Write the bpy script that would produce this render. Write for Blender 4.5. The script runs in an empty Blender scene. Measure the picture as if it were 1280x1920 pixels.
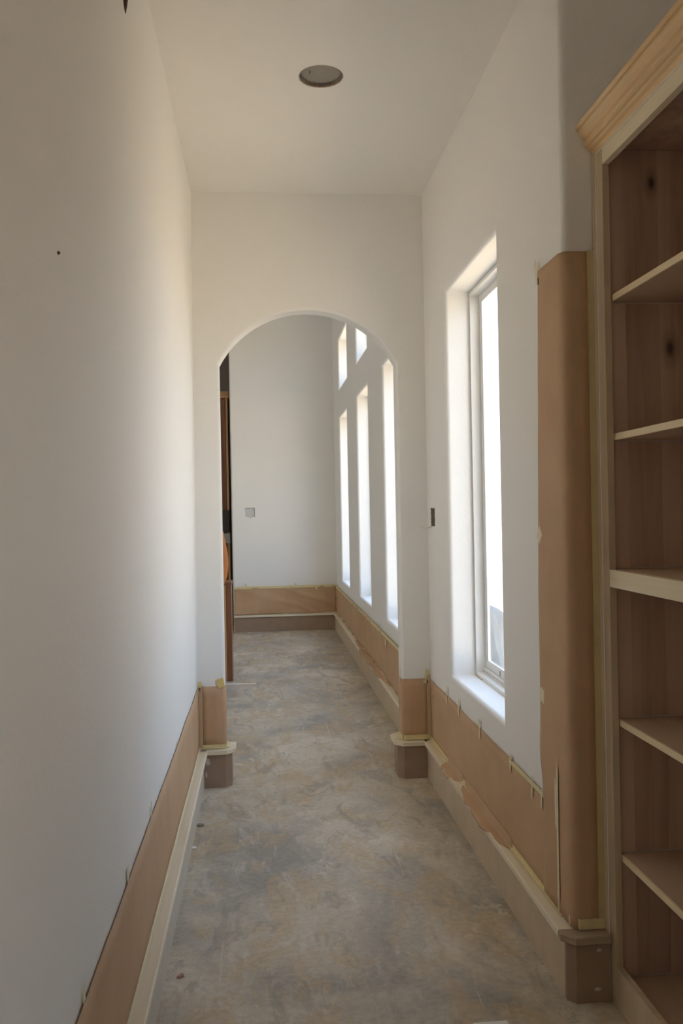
import bpy, bmesh, math, random
from mathutils import Vector, Matrix, noise

# ------------------------------------------------------------------ camera, sky, sun, exposure
SC = bpy.context.scene
COL = SC.collection
random.seed(7)

YAW, PITCH, ROLL, EYE = 0.093, -0.002, -0.019, 1.404
fw = Vector((math.sin(YAW) * math.cos(PITCH), math.cos(YAW) * math.cos(PITCH), math.sin(PITCH)))
rt = Vector((math.cos(YAW), -math.sin(YAW), 0))
up = rt.cross(fw)
rt2 = math.cos(ROLL) * rt + math.sin(ROLL) * up
up2 = -math.sin(ROLL) * rt + math.cos(ROLL) * up
cam = bpy.data.cameras.new('camera')
cam.sensor_fit = 'VERTICAL'; cam.sensor_height = 36.0; cam.lens = 30.0
cam.clip_start = 0.05; cam.clip_end = 600
camo = bpy.data.objects.new('camera', cam); COL.objects.link(camo)
m = Matrix((rt2, up2, -fw)).transposed().to_4x4(); m.translation = (0, 0, EYE)
camo.matrix_world = m
SC.camera = camo

SKY_STRENGTH = 4.2
SUN_STRENGTH = 19.0
world = bpy.data.worlds.new('hazy_sky'); SC.world = world; world.use_nodes = True
wn, wl = world.node_tree.nodes, world.node_tree.links
wn.clear()
wo = wn.new('ShaderNodeOutputWorld'); bg = wn.new('ShaderNodeBackground')
tc = wn.new('ShaderNodeTexCoord'); sx = wn.new('ShaderNodeSeparateXYZ'); rp = wn.new('ShaderNodeValToRGB')
rp.color_ramp.elements[0].position = 0.0; rp.color_ramp.elements[0].color = (0.78, 0.88, 1.0, 1)
rp.color_ramp.elements[1].position = 0.9; rp.color_ramp.elements[1].color = (0.46, 0.64, 1.0, 1)
wl.new(tc.outputs['Generated'], sx.inputs[0]); wl.new(sx.outputs['Z'], rp.inputs[0])
wl.new(rp.outputs[0], bg.inputs[0]); bg.inputs[1].default_value = SKY_STRENGTH
wl.new(bg.outputs[0], wo.inputs[0])

sun = bpy.data.lights.new('sun', 'SUN'); sun.energy = SUN_STRENGTH; sun.angle = 0.02; sun.color = (1.0, 0.86, 0.68)
suno = bpy.data.objects.new('sun', sun); COL.objects.link(suno)
sdir = Vector((0.36, 0.20, -0.90))          # the sun stands behind the house, so no beam enters the windows
suno.rotation_euler = sdir.to_track_quat('-Z', 'Y').to_euler()
suno.location = (-8, -4, 12)

SC.view_settings.view_transform = 'Standard'; SC.view_settings.look = 'None'
SC.view_settings.gamma = 1.0; SC.view_settings.use_curve_mapping = False
SC.view_settings.exposure = 0.12
SC.cycles.max_bounces = 14; SC.cycles.diffuse_bounces = 10; SC.cycles.glossy_bounces = 4
SC.cycles.transparent_max_bounces = 12

# main measures (metres; x right, y along the corridor, z up)
XLB, XLT = -0.347, -0.331        # left wall face at floor / ceiling
XR = 0.867                       # right wall face
WT = 0.183                       # window wall thickness
YA, YA2 = 4.422, 4.537           # arch wall faces
YC = 2.363                       # corner where the right wall returns
YB = 10.07                       # far wall
H1, H2 = 3.05, 4.0               # ceilings
JL, JR = -0.207, 0.714           # arch jambs
BH, CH = 0.172, 0.195            # baseboard height, cap top
WINS = [(3.055, 3.93, 0.62, 2.415), (5.17, 6.02, 0.625, 2.43), (6.85, 7.69, 0.625, 2.43), (8.54, 9.41, 0.625, 2.43),
        (5.17, 6.02, 2.735, 3.28), (6.85, 7.67, 2.725, 3.28), (8.45, 9.40, 2.735, 3.28)]

# daylight portals in the window openings (they only guide the sky's own light)
FILL_WIN_NEAR = (-1.15, -0.1, 0.40, 1.60)  # unseen window behind the camera, past the bookcase, added as fill light
FILL_WIN_FAR = (7.0, 7.9, 0.62, 1.9)          # unseen window added for more daylight in the room beyond the arch       
for (y0, y1, z0, z1, xo) in [w + (XR + WT,) for w in WINS] + [FILL_WIN_NEAR + (1.54,), FILL_WIN_FAR + (-3.42,)]:
    L = bpy.data.lights.new('window_portal', 'AREA'); L.shape = 'RECTANGLE'
    L.size = z1 - z0; L.size_y = y1 - y0
    L.cycles.is_portal = True
    o = bpy.data.objects.new('window_portal', L); COL.objects.link(o)
    o.location = (xo + 0.01, (y0 + y1) / 2, (z0 + z1) / 2)
    o.rotation_euler = (0, math.radians(90 if xo > 0 else -90), 0)

# ------------------------------------------------------------------ materials
def nm(name):
    mt = bpy.data.materials.new(name); mt.use_nodes = True
    nt = mt.node_tree
    return mt, nt, nt.nodes['Principled BSDF']

def pos(nt, scale=(1, 1, 1)):
    g = nt.nodes.new('ShaderNodeNewGeometry'); mp = nt.nodes.new('ShaderNodeMapping')
    mp.inputs['Scale'].default_value = scale
    nt.links.new(g.outputs['Position'], mp.inputs['Vector'])
    return mp.outputs[0]

def noi(nt, vec, scale, detail=4, rough=0.55, dist=0.0):
    n = nt.nodes.new('ShaderNodeTexNoise')
    n.inputs['Scale'].default_value = scale; n.inputs['Detail'].default_value = detail
    n.inputs['Roughness'].default_value = rough; n.inputs['Distortion'].default_value = dist
    nt.links.new(vec, n.inputs['Vector'])
    return n.outputs['Fac']

def ramp(nt, fac, stops):
    r = nt.nodes.new('ShaderNodeValToRGB'); e = r.color_ramp.elements
    while len(e) < len(stops): e.new(0.5)
    for i, (p, c) in enumerate(stops):
        e[i].position = p; e[i].color = (*c, 1) if len(c) == 3 else c
    nt.links.new(fac, r.inputs[0])
    return r.outputs[0]

def mix(nt, fac, a, b, mode='MIX'):
    x = nt.nodes.new('ShaderNodeMix'); x.data_type = 'RGBA'; x.blend_type = mode
    def put(s, v):
        if isinstance(v, (tuple, list)): s.default_value = (*v, 1) if len(v) == 3 else v
        elif isinstance(v, (int, float)): s.default_value = v
        else: nt.links.new(v, s)
    put(x.inputs[0], fac); put(x.inputs[6], a); put(x.inputs[7], b)
    return x.outputs[2]

def math_(nt, op, a, b=None):
    x = nt.nodes.new('ShaderNodeMath'); x.operation = op
    for i, v in enumerate((a, b)):
        if v is None: continue
        if isinstance(v, (int, float)): x.inputs[i].default_value = v
        else: nt.links.new(v, x.inputs[i])
    return x.outputs[0]

def bump(nt, bs, h, strength, dist):
    b = nt.nodes.new('ShaderNodeBump'); b.inputs['Strength'].default_value = strength
    b.inputs['Distance'].default_value = dist
    nt.links.new(h, b.inputs['Height']); nt.links.new(b.outputs[0], bs.inputs['Normal'])

def plain(name, col, rough=0.6, var=0.06, scale=20, metal=0.0, bmp=0.0):
    mt, nt, bs = nm(name)
    n = noi(nt, pos(nt), scale)
    lo = tuple(c * (1 - var) for c in col); hi = tuple(min(1, c * (1 + var)) for c in col)
    nt.links.new(ramp(nt, n, [(0.3, lo), (0.7, hi)]), bs.inputs['Base Color'])
    bs.inputs['Roughness'].default_value = rough; bs.inputs['Metallic'].default_value = metal
    if bmp: bump(nt, bs, n, 0.4, bmp)
    return mt

def paint(name, col, rough=0.62):
    mt, nt, bs = nm(name)
    v = pos(nt)
    big = noi(nt, v, 1.3, 3)
    nt.links.new(ramp(nt, big, [(0.3, tuple(c * 0.985 for c in col)), (0.7, col)]), bs.inputs['Base Color'])
    bs.inputs['Roughness'].default_value = rough
    peel = math_(nt, 'ADD', noi(nt, v, 95, 3, 0.6), math_(nt, 'MULTIPLY', noi(nt, v, 30, 2), 0.5))
    bump(nt, bs, peel, 0.26, 0.004)
    return mt

def wood(name, c1, c2, c3, axis, scale=1.0, rough=0.55, knots=(), contrast=1.0):
    """axis = the grain's direction: 0 x, 1 y, 2 z"""
    mt, nt, bs = nm(name)
    s = [26 * scale] * 3; s[axis] = 1.3 * scale
    s2 = [5 * scale] * 3; s2[axis] = 0.6 * scale
    fine = noi(nt, pos(nt, s), 1.0, 6, 0.62, 0.6)
    broad = noi(nt, pos(nt, s2), 1.0, 3, 0.5, 0.8)
    f = math_(nt, 'ADD', math_(nt, 'MULTIPLY', fine, 0.55), math_(nt, 'MULTIPLY', broad, 0.45))
    w = 0.16 / contrast
    col = ramp(nt, f, [(0.5 - w, c1), (0.5, c2), (0.5 + w, c3)])
    for (p, r) in knots:
        g = nt.nodes.new('ShaderNodeNewGeometry'); sb = nt.nodes.new('ShaderNodeVectorMath'); sb.operation = 'SUBTRACT'
        sb.inputs[1].default_value = p
        nt.links.new(g.outputs['Position'], sb.inputs[0])
        sc_ = [1.5] * 3; sc_[axis] = 0.75
        ml = nt.nodes.new('ShaderNodeVectorMath'); ml.operation = 'MULTIPLY'; ml.inputs[1].default_value = sc_
        nt.links.new(sb.outputs[0], ml.inputs[0])
        ln = nt.nodes.new('ShaderNodeVectorMath'); ln.operation = 'LENGTH'
        nt.links.new(ml.outputs[0], ln.inputs[0])
        d = math_(nt, 'ADD', ln.outputs['Value'], math_(nt, 'MULTIPLY', math_(nt, 'SUBTRACT', fine, 0.5), r * 1.2))
        k = ramp(nt, d, [(r * 0.35, (1, 1, 1)), (r * 0.7, (0.75, 0.75, 0.75)), (r * 1.1, (0.35, 0.35, 0.35)), (r * 2.6, (0, 0, 0))])
        col = mix(nt, k, col, tuple(c * 0.30 for c in c1))
    nt.links.new(col, bs.inputs['Base Color'])
    bs.inputs['Roughness'].default_value = rough
    bump(nt, bs, fine, 0.15, 0.002)
    return mt

def paper_mat(name, c1, c2, trans=0.0):
    mt, nt, bs = nm(name)
    v = pos(nt)
    n = noi(nt, v, 3.5, 4); f = noi(nt, pos(nt, (60, 60, 14)), 3, 3)
    nt.links.new(ramp(nt, math_(nt, 'ADD', math_(nt, 'MULTIPLY', n, 0.8), math_(nt, 'MULTIPLY', f, 0.2)), [(0.3, c1), (0.7, c2)]), bs.inputs['Base Color'])
    bs.inputs['Roughness'].default_value = 0.7
    bump(nt, bs, noi(nt, v, 9, 3, 0.5, 1.0), 0.25, 0.01)
    if trans:
        tr = nt.nodes.new('ShaderNodeBsdfTranslucent'); tr.inputs[0].default_value = (0.85, 0.42, 0.13, 1)
        mx = nt.nodes.new('ShaderNodeMixShader'); mx.inputs[0].default_value = trans
        nt.links.new(bs.outputs[0], mx.inputs[1]); nt.links.new(tr.outputs[0], mx.inputs[2])
        nt.links.new(mx.outputs[0], nt.nodes['Material Output'].inputs[0])
    return mt

M_WALL = paint('wall_paint', (0.88, 0.865, 0.83))
M_CEIL = paint('ceiling_paint', (0.88, 0.855, 0.81), 0.7)
M_KITCHEN_DIM = paint('kitchen_wall_dim', (0.36, 0.32, 0.285))  # wall colour darkened to imitate the kitchen's lack of light
M_PINE_Y = wood('pine_along', (0.66, 0.55, 0.38), (0.80, 0.71, 0.54), (0.86, 0.79, 0.64), 1, 0.8)
M_PINE_X = wood('pine_across', (0.66, 0.55, 0.38), (0.80, 0.71, 0.54), (0.86, 0.79, 0.64), 0, 0.8)
M_BOARD_SHADE = plain('fibreboard_shaded', (0.34, 0.24, 0.17), 0.55, 0.07, 14)  # boards on faces turned from the windows, their shade put into the colour
M_KRAFT = paper_mat('kraft_paper', (0.51, 0.315, 0.175), (0.595, 0.40, 0.24))
M_KRAFT_T = paper_mat('kraft_paper_thin', (0.60, 0.31, 0.12), (0.68, 0.37, 0.15), 0.55)
M_TAPE = plain('masking_tape', (0.76, 0.66, 0.36), 0.6, 0.06, 40)
M_TAPE_T = plain('masking_tape_thin', (0.60, 0.44, 0.26), 0.6, 0.06, 40)
M_TAPE_P = plain('masking_tape_pale', (0.80, 0.73, 0.52), 0.6, 0.06, 40)
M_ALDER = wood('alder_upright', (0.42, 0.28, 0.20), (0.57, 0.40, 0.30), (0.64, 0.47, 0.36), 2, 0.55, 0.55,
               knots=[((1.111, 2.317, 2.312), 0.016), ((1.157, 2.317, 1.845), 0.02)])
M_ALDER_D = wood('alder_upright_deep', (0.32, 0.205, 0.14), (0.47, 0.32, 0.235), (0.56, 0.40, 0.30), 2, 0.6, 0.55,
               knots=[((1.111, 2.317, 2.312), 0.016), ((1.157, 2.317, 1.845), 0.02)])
M_SHELF = wood('shelf_face', (0.46, 0.32, 0.21), (0.54, 0.39, 0.27), (0.60, 0.45, 0.32), 1, 0.5)
M_EDGE = wood('shelf_edge', (0.74, 0.56, 0.33), (0.82, 0.67, 0.43), (0.88, 0.75, 0.52), 1, 1.2)
M_STILE = wood('poplar_upright', (0.50, 0.37, 0.23), (0.60, 0.47, 0.32), (0.68, 0.56, 0.41), 2, 0.8)
M_CROWN = wood('crown_pine', (0.62, 0.36, 0.16), (0.78, 0.52, 0.26), (0.86, 0.64, 0.37), 1, 0.45)
M_RAIL = wood('poplar_rail', (0.68, 0.56, 0.36), (0.78, 0.67, 0.46), (0.84, 0.76, 0.58), 1, 0.7)
M_CAULK = plain('caulk', (0.86, 0.85, 0.84), 0.5, 0.03, 60)
M_VINYL = plain('white_vinyl', (0.84, 0.83, 0.80), 0.35, 0.02, 8)
M_BEAD = plain('white_glazing_bead', (0.88, 0.89, 0.90), 0.3, 0.02, 8)
M_DARK = plain('dark_slot', (0.10, 0.085, 0.07), 0.7)
M_GREYBOX = plain('grey_box_plastic', (0.34, 0.32, 0.29), 0.6, 0.25, 90)
M_PALEBOX = plain('pale_box_plastic', (0.80, 0.80, 0.80), 0.5, 0.1, 60)
M_COVER = plain('grey_cover', (0.31, 0.288, 0.245), 0.6, 0.05, 25)
M_GYPSUM = plain('gypsum_core', (0.40, 0.30, 0.24), 0.9, 0.3, 160)
M_CABLE = plain('brown_cable', (0.09, 0.055, 0.04), 0.6)
M_WIRE = plain('pale_wire', (0.7, 0.67, 0.6), 0.5)
M_STAIN = wood('stained_wood', (0.13, 0.05, 0.022), (0.24, 0.10, 0.045), (0.32, 0.145, 0.065), 2, 0.8, 0.35)
M_STAIN_L = wood('stained_wood_light', (0.45, 0.24, 0.10), (0.56, 0.33, 0.16), (0.66, 0.42, 0.22), 2, 0.9, 0.35)
M_BLACK = plain('black_panel', (0.035, 0.03, 0.03), 0.35)
M_GREY = plain('grey_slab', (0.40, 0.38, 0.36), 0.5)
M_GRIT = plain('grit', (0.52, 0.45, 0.36), 0.9, 0.3, 200)
M_CHIP = plain('red_brown_chip', (0.45, 0.25, 0.18), 0.8, 0.2, 90)
M_CHIP2 = plain('dark_chip', (0.25, 0.19, 0.16), 0.8, 0.3, 90)
M_WHITEP = plain('white_paper', (0.85, 0.84, 0.82), 0.6)
M_STONE = plain('limestone', (0.26, 0.255, 0.24), 0.9, 0.2, 2.5, 0, 0.05)
M_GROUND = plain('pale_dirt', (0.64, 0.51, 0.36), 0.95, 0.12, 0.8)
M_BLOCK = plain('pale_block', (0.66, 0.65, 0.64), 0.9, 0.06, 3)
M_HILL = plain('far_scrub', (0.50, 0.52, 0.50), 0.95, 0.2, 0.05)
M_METAL = plain('galvanised_metal', (0.45, 0.44, 0.42), 0.4, 0.1, 40, 0.8)

def floor_mat():
    mt, nt, bs = nm('worn_concrete')
    v = pos(nt)
    vs = pos(nt, (3.2, 0.9, 1))
    a = noi(nt, v, 1.6, 6, 0.62, 0.7)
    b = noi(nt, pos(nt, (1.9, 1.0, 1)), 2.6, 6, 0.6, 1.0)
    c = noi(nt, vs, 4.0, 6, 0.68, 0.5)
    fine = noi(nt, v, 42, 5, 0.7)
    col = ramp(nt, a, [(0.36, (0.36, 0.355, 0.35)), (0.46, (0.52, 0.50, 0.465)), (0.55, (0.63, 0.595, 0.53)), (0.66, (0.76, 0.73, 0.68))])
    tan = ramp(nt, b, [(0.50, (0, 0, 0)), (0.58, (1, 1, 1))])
    col = mix(nt, math_(nt, 'MULTIPLY', tan, 0.55), col, (0.60, 0.475, 0.305))
    streak = ramp(nt, c, [(0.55, (0, 0, 0)), (0.64, (1, 1, 1))])
    col = mix(nt, math_(nt, 'MULTIPLY', streak, 0.5), col, (0.74, 0.715, 0.67))
    dk = ramp(nt, noi(nt, pos(nt, (2.4, 1.0, 1)), 3.3, 6, 0.65, 1.2), [(0.54, (0, 0, 0)), (0.62, (1, 1, 1))])
    col = mix(nt, math_(nt, 'MULTIPLY', dk, 0.65), col, (0.37, 0.355, 0.335))
    dab = ramp(nt, noi(nt, pos(nt, (1.3, 0.9, 1)), 12, 3, 0.6), [(0.58, (0, 0, 0)), (0.66, (1, 1, 1))])
    zone = ramp(nt, noi(nt, pos(nt, (1.0, 0.6, 1)), 1.3, 2), [(0.48, (0, 0, 0)), (0.6, (1, 1, 1))])
    col = mix(nt, math_(nt, 'MULTIPLY', math_(nt, 'MULTIPLY', dab, zone), 0.85), col, (0.80, 0.77, 0.71))
    scr = ramp(nt, noi(nt, pos(nt, (30, 1.2, 1)), 1.0, 3, 0.7, 0.4), [(0.66, (0, 0, 0)), (0.70, (1, 1, 1))])
    col = mix(nt, math_(nt, 'MULTIPLY', scr, 0.55), col, (0.78, 0.71, 0.58))
    rust = ramp(nt, noi(nt, pos(nt, (3.0, 1.6, 1)), 5.0, 5, 0.7, 0.8), [(0.66, (0, 0, 0)), (0.71, (1, 1, 1))])
    col = mix(nt, math_(nt, 'MULTIPLY', rust, 0.5), col, (0.60, 0.40, 0.20))
    col = mix(nt, 1.0, col, (1.0, 0.945, 0.84), 'MULTIPLY')
    col = mix(nt, 0.55, col, ramp(nt, fine, [(0.3, (0.5, 0.5, 0.5)), (0.7, (1.0, 1.0, 1.0))]), 'MULTIPLY')
    nt.links.new(col, bs.inputs['Base Color'])
    nt.links.new(ramp(nt, b, [(0.35, (0.40, 0.40, 0.40)), (0.7, (0.62, 0.62, 0.62))]), bs.inputs['Roughness'])
    bump(nt, bs, math_(nt, 'ADD', fine, c), 0.12, 0.003)
    return mt
M_FLOOR = floor_mat()

def glass_mat():
    mt, nt, bs = nm('window_glass')
    nt.nodes.remove(bs)
    tr = nt.nodes.new('ShaderNodeBsdfTransparent'); tr.inputs[0].default_value = (0.95, 0.97, 0.97, 1)
    gl = nt.nodes.new('ShaderNodeBsdfGlossy'); gl.inputs['Roughness'].default_value = 0.02
    lw = nt.nodes.new('ShaderNodeLayerWeight'); lw.inputs[0].default_value = 0.5
    sch = math_(nt, 'ADD', math_(nt, 'MULTIPLY', math_(nt, 'POWER', lw.outputs['Facing'], 5.0), 0.9), 0.04)
    mx = nt.nodes.new('ShaderNodeMixShader')
    nt.links.new(sch, mx.inputs[0]); nt.links.new(tr.outputs[0], mx.inputs[1]); nt.links.new(gl.outputs[0], mx.inputs[2])
    nt.links.new(mx.outputs[0], nt.nodes['Material Output'].inputs[0])
    return mt
M_GLASS = glass_mat()

# ------------------------------------------------------------------ object helpers
def obj(name, bm, mat, parent=None, kind=None, smooth=False):
    """link a bmesh in world coordinates as one object whose origin is at its base (or its thing's base)"""
    if parent is not None:
        org = parent.matrix_world.translation if parent.parent is None else parent['org']
        org = Vector(org)
    else:
        cs = [v.co for v in bm.verts]
        org = Vector(((min(c.x for c in cs) + max(c.x for c in cs)) / 2, (min(c.y for c in cs) + max(c.y for c in cs)) / 2, min(c.z for c in cs)))
    bmesh.ops.translate(bm, verts=bm.verts, vec=-org)
    bmesh.ops.recalc_face_normals(bm, faces=bm.faces)
    me = bpy.data.meshes.new(name); bm.to_mesh(me); bm.free()
    for p in me.polygons: p.use_smooth = smooth
    me.materials.append(mat)
    o = bpy.data.objects.new(name, me); COL.objects.link(o)
    if parent is not None:
        o.parent = parent
    else:
        o.matrix_world = Matrix.Translation(org)
    o['org'] = tuple(org)
    if kind: o['kind'] = kind
    return o

def thing(name, loc, label=None, cat=None, group=None, kind=None):
    o = bpy.data.objects.new(name, None); COL.objects.link(o)
    o.empty_display_size = 0.1
    o.matrix_world = Matrix.Translation(loc)
    o.location = loc
    o['org'] = tuple(loc)
    tag(o, label, cat, group, kind)
    return o

def tag(o, label=None, cat=None, group=None, kind=None):
    if label: o['label'] = label
    if cat: o['category'] = cat
    if group: o['group'] = group
    if kind: o['kind'] = kind
    return o

def B(bm, x0, x1, y0, y1, z0, z1, bev=0.0):
    r = bmesh.ops.create_cube(bm, size=1.0)
    vs = r['verts']
    bmesh.ops.scale(bm, vec=(x1 - x0, y1 - y0, z1 - z0), verts=vs)
    bmesh.ops.translate(bm, vec=((x0 + x1) / 2, (y0 + y1) / 2, (z0 + z1) / 2), verts=vs)
    if bev:
        es = list({e for v in vs for e in v.link_edges})
        bmesh.ops.bevel(bm, geom=es, offset=bev, segments=2, profile=0.5, affect='EDGES')
    return bm

def box(*a, bev=0.0):
    return B(bmesh.new(), *a, bev=bev)

def prism(pts, f0, f1):
    """closed 2-D outline pts; f0/f1 map a 2-D point to 3-D at either end"""
    bm = bmesh.new()
    a = [bm.verts.new(f0(p)) for p in pts]; b = [bm.verts.new(f1(p)) for p in pts]
    n = len(pts)
    bm.faces.new(a); bm.faces.new(b[::-1])
    for i in range(n): bm.faces.new((a[i], b[i], b[(i + 1) % n], a[(i + 1) % n]))
    return bm

def sweep(path, prof, bm=None):
    """sweep a closed profile [(offset to the path's left, z)] along an open 2-D path with mitred joints"""
    bm = bm or bmesh.new()
    P = [Vector(p) for p in path]; rings = []
    for i, p in enumerate(P):
        d0 = (P[i] - P[i - 1]).normalized() if i else None
        d1 = (P[i + 1] - P[i]).normalized() if i < len(P) - 1 else None
        d0 = d0 or d1; d1 = d1 or d0
        n0 = Vector((-d0.y, d0.x)); n1 = Vector((-d1.y, d1.x))
        mt = (n0 + n1).normalized(); k = 1.0 / max(0.3, mt.dot(n0))
        rings.append([bm.verts.new((p.x + mt.x * k * o, p.y + mt.y * k * o, z)) for (o, z) in prof])
    n = len(prof)
    for a, b in zip(rings, rings[1:]):
        for i in range(n): bm.faces.new((a[i], b[i], b[(i + 1) % n], a[(i + 1) % n]))
    bm.faces.new(rings[0]); bm.faces.new(rings[-1][::-1])
    return bm

def tube(pts, rad, seg=8):
    bm = bmesh.new(); P = [Vector(p) for p in pts]; rings = []
    for i, p in enumerate(P):
        d = (P[min(i + 1, len(P) - 1)] - P[max(i - 1, 0)]).normalized()
        a = d.orthogonal().normalized(); b = d.cross(a)
        r = rad[i] if isinstance(rad, (list, tuple)) else rad
        rings.append([bm.verts.new(p + r * (math.cos(t) * a + math.sin(t) * b)) for t in [2 * math.pi * k / seg for k in range(seg)]])
    for A, C in zip(rings, rings[1:]):
        for k in range(seg): bm.faces.new((A[k], A[(k + 1) % seg], C[(k + 1) % seg], C[k]))
    bm.faces.new(rings[0]); bm.faces.new(rings[-1])
    return bm

def slab(us, vs, holes, f, t, bev=0.018, end=False):
    """wall slab with rectangular holes; f(u, v, w) -> point, w = 0 is the room face.
    Large holes (and with end=True the slab's first u edge) get a bullnosed rim."""
    bm = bmesh.new()
    big = lambda h: h[1] - h[0] > 0.2
    def grid(hs, u0, w):
        U = sorted({round(x, 5) for x in [u0, us[1]] + [h[i] for h in hs for i in (0, 1)]})
        Vv = sorted({round(x, 5) for x in list(vs) + [h[i] for h in hs for i in (2, 3)]})
        P = {}
        def vt(i, j):
            if (i, j) not in P: P[i, j] = bm.verts.new(f(U[i], Vv[j], w))
            return P[i, j]
        for i in range(len(U) - 1):
            for j in range(len(Vv) - 1):
                mu, mv = (U[i] + U[i + 1]) / 2, (Vv[j] + Vv[j + 1]) / 2
                if any(h[0] < mu < h[1] and h[2] < mv < h[3] for h in hs): continue
                bm.faces.new([vt(i, j), vt(i + 1, j), vt(i + 1, j + 1), vt(i, j + 1)])
    grid([(h[0] - bev, h[1] + bev, h[2] - bev, h[3] + bev) if big(h) else h for h in holes], us[0] + (bev if end else 0), 0.0)
    grid(holes, us[0], t)
    NS = 7
    arc = [(bev * (1 - math.sin(math.pi / 2 * k / NS)), bev * (1 - math.cos(math.pi / 2 * k / NS))) for k in range(NS + 1)]
    for h in holes:
        lv = (arc if big(h) else [(0.0, 0.0)]) + [(0.0, t)]
        rg = [[bm.verts.new(f(u, v, w)) for u, v in ((h[0] - d, h[2] - d), (h[1] + d, h[2] - d), (h[1] + d, h[3] + d), (h[0] - d, h[3] + d))] for d, w in lv]
        for A, C in zip(rg, rg[1:]):
            for k in range(4): bm.faces.new((A[k], A[(k + 1) % 4], C[(k + 1) % 4], C[k]))
    lv = [(us[0] + (d if end else 0), w) for d, w in (arc if end else [(0.0, 0.0)])] + [(us[0], t)]
    rg = [[bm.verts.new(f(u, v, w)) for v in vs] for u, w in lv]
    for A, C in zip(rg, rg[1:]): bm.faces.new((A[0], A[1], C[1], C[0]))
    for q in (((us[1], vs[0], 0), (us[1], vs[1], 0), (us[1], vs[1], t), (us[1], vs[0], t)), ((us[0], vs[1], 0), (us[1], vs[1], 0), (us[1], vs[1], t), (us[0], vs[1], t)), ((us[0], vs[0], 0), (us[1], vs[0], 0), (us[1], vs[0], t), (us[0], vs[0], t))):
        bm.faces.new([bm.verts.new(f(*p)) for p in q])
    return bm

# ------------------------------------------------------------------ the room shell
obj('floor', box(-3.42, 1.55, -2.7, 12.8, -0.15, 0.0), M_FLOOR, kind='structure')

def wl_map(u, v, w):
    return (XLB + (XLT - XLB) * v / H1 - w, u, v)
o = obj('wall_left', slab([-2.6, YA], [0, H1], [], wl_map, 0.12), M_WALL, kind='structure')

BOX_R = (4.238, 4.318, 1.312, 1.408)       # switch cut-out in the right wall
o = obj('wall_right', slab([YC, 10.2], [0, H2 + 0.1], WINS + [BOX_R], lambda u, v, w: (XR + w, u, v), WT, 0.02, end=True), M_WALL, kind='structure')

# arch wall
def arch_outline(n=28):
    zs, za = 2.168, 2.446
    hw = (JR - JL) / 2; cx = (JR + JL) / 2; s = za - zs
    r = (hw * hw + s * s) / (2 * s); cz = za - r
    a = math.asin(hw / r)
    return [(cx - r * math.sin(a * (1 - 2 * k / n)), cz + r * math.cos(a * (1 - 2 * k / n))) for k in range(n + 1)]
bm = bmesh.new()
AO = arch_outline()
inner = [Vector(p) for p in [(JL, 0.0)] + AO + [(JR, 0.0)]]
RB = 0.014                                   # radius of the bullnose round the opening
def offs(i):
    d0 = (inner[i] - inner[i - 1]).normalized() if i else None
    d1 = (inner[i + 1] - inner[i]).normalized() if i < len(inner) - 1 else None
    d0 = d0 or d1; d1 = d1 or d0
    n0, n1 = Vector((-d0.y, d0.x)), Vector((-d1.y, d1.x))
    m_ = (n0 + n1).normalized()
    return m_ / max(0.4, m_.dot(n0))
NV = [offs(i) for i in range(len(inner))]
loops = []
NB = 7
for k in range(NB + 1):
    t_ = math.pi / 2 * k / NB
    loops.append((RB * (1 - math.sin(t_)), YA + RB * (1 - math.cos(t_))))
for k in range(NB, -1, -1):
    t_ = math.pi / 2 * k / NB
    loops.append((RB * (1 - math.sin(t_)), YA2 - RB * (1 - math.cos(t_))))
rings = [[bm.verts.new((p.x + NV[i].x * d, y, max(0.0, p.y + NV[i].y * d))) for i, p in enumerate(inner)] for d, y in loops]
for A_, C_ in zip(rings, rings[1:]):
    for i in range(len(inner) - 1): bm.faces.new((A_[i], A_[i + 1], C_[i + 1], C_[i]))
xl, xr, top = -3.2, XR + 0.02, H2 + 0.1
for inn, y in ((rings[0], YA), (rings[-1], YA2)):
    n_ = len(inn)
    tops = [bm.verts.new((v.co.x, y, top)) for v in inn[1:-1]]
    for i in range(n_ - 3): bm.faces.new((inn[1 + i], inn[2 + i], tops[i + 1], tops[i]))
    for (v0, v1, tp, x) in ((inn[0], inn[1], tops[0], xl), (inn[-1], inn[-2], tops[-1], xr)):
        q = [bm.verts.new((x, y, 0)), bm.verts.new((x, y, v1.co.z)), bm.verts.new((x, y, top))]
        bm.faces.new((q[0], v0, v1, q[1])); bm.faces.new((q[1], v1, tp, q[2]))
o = obj('wall_arch', bm, M_WALL, kind='structure')

BOX_B = (-0.195, -0.087, 1.342, 1.447)     # outlet cut-out in the far wall
o = obj('wall_back', slab([-0.352, XR + 0.05], [0, H2 + 0.1], [BOX_B], lambda u, v, w: (u, YB + w, v), 0.13, 0.02, end=True), M_WALL, kind='structure')
obj('wall_corner', box(XR + WT, 1.6, YC, YC + 0.12, 0, H1), M_WALL, kind='structure')
obj('wall_near_right', slab([-2.6, YC + 0.02], [0, H1], [FILL_WIN_NEAR], lambda u, v, w: (1.34 + w, u, v), 0.2, 0.02), M_WALL, kind='structure')
obj('wall_rear', box(-0.6, 1.5, -2.7, -2.55, 0, H1), M_WALL, kind='structure')
obj('wall_kitchen_side', box(-0.352, -0.23, YB + 0.13, 12.7, 0, H2), M_KITCHEN_DIM, kind='structure')
obj('wall_kitchen_back', box(-3.2, -0.23, 12.6, 12.75, 0, H2), M_KITCHEN_DIM, kind='structure')
obj('wall_kitchen_left', slab([YA, 12.75], [0, H2], [FILL_WIN_FAR], lambda u, v, w: (-3.2 - w, u, v), 0.2, 0.02), M_WALL, kind='structure')

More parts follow.
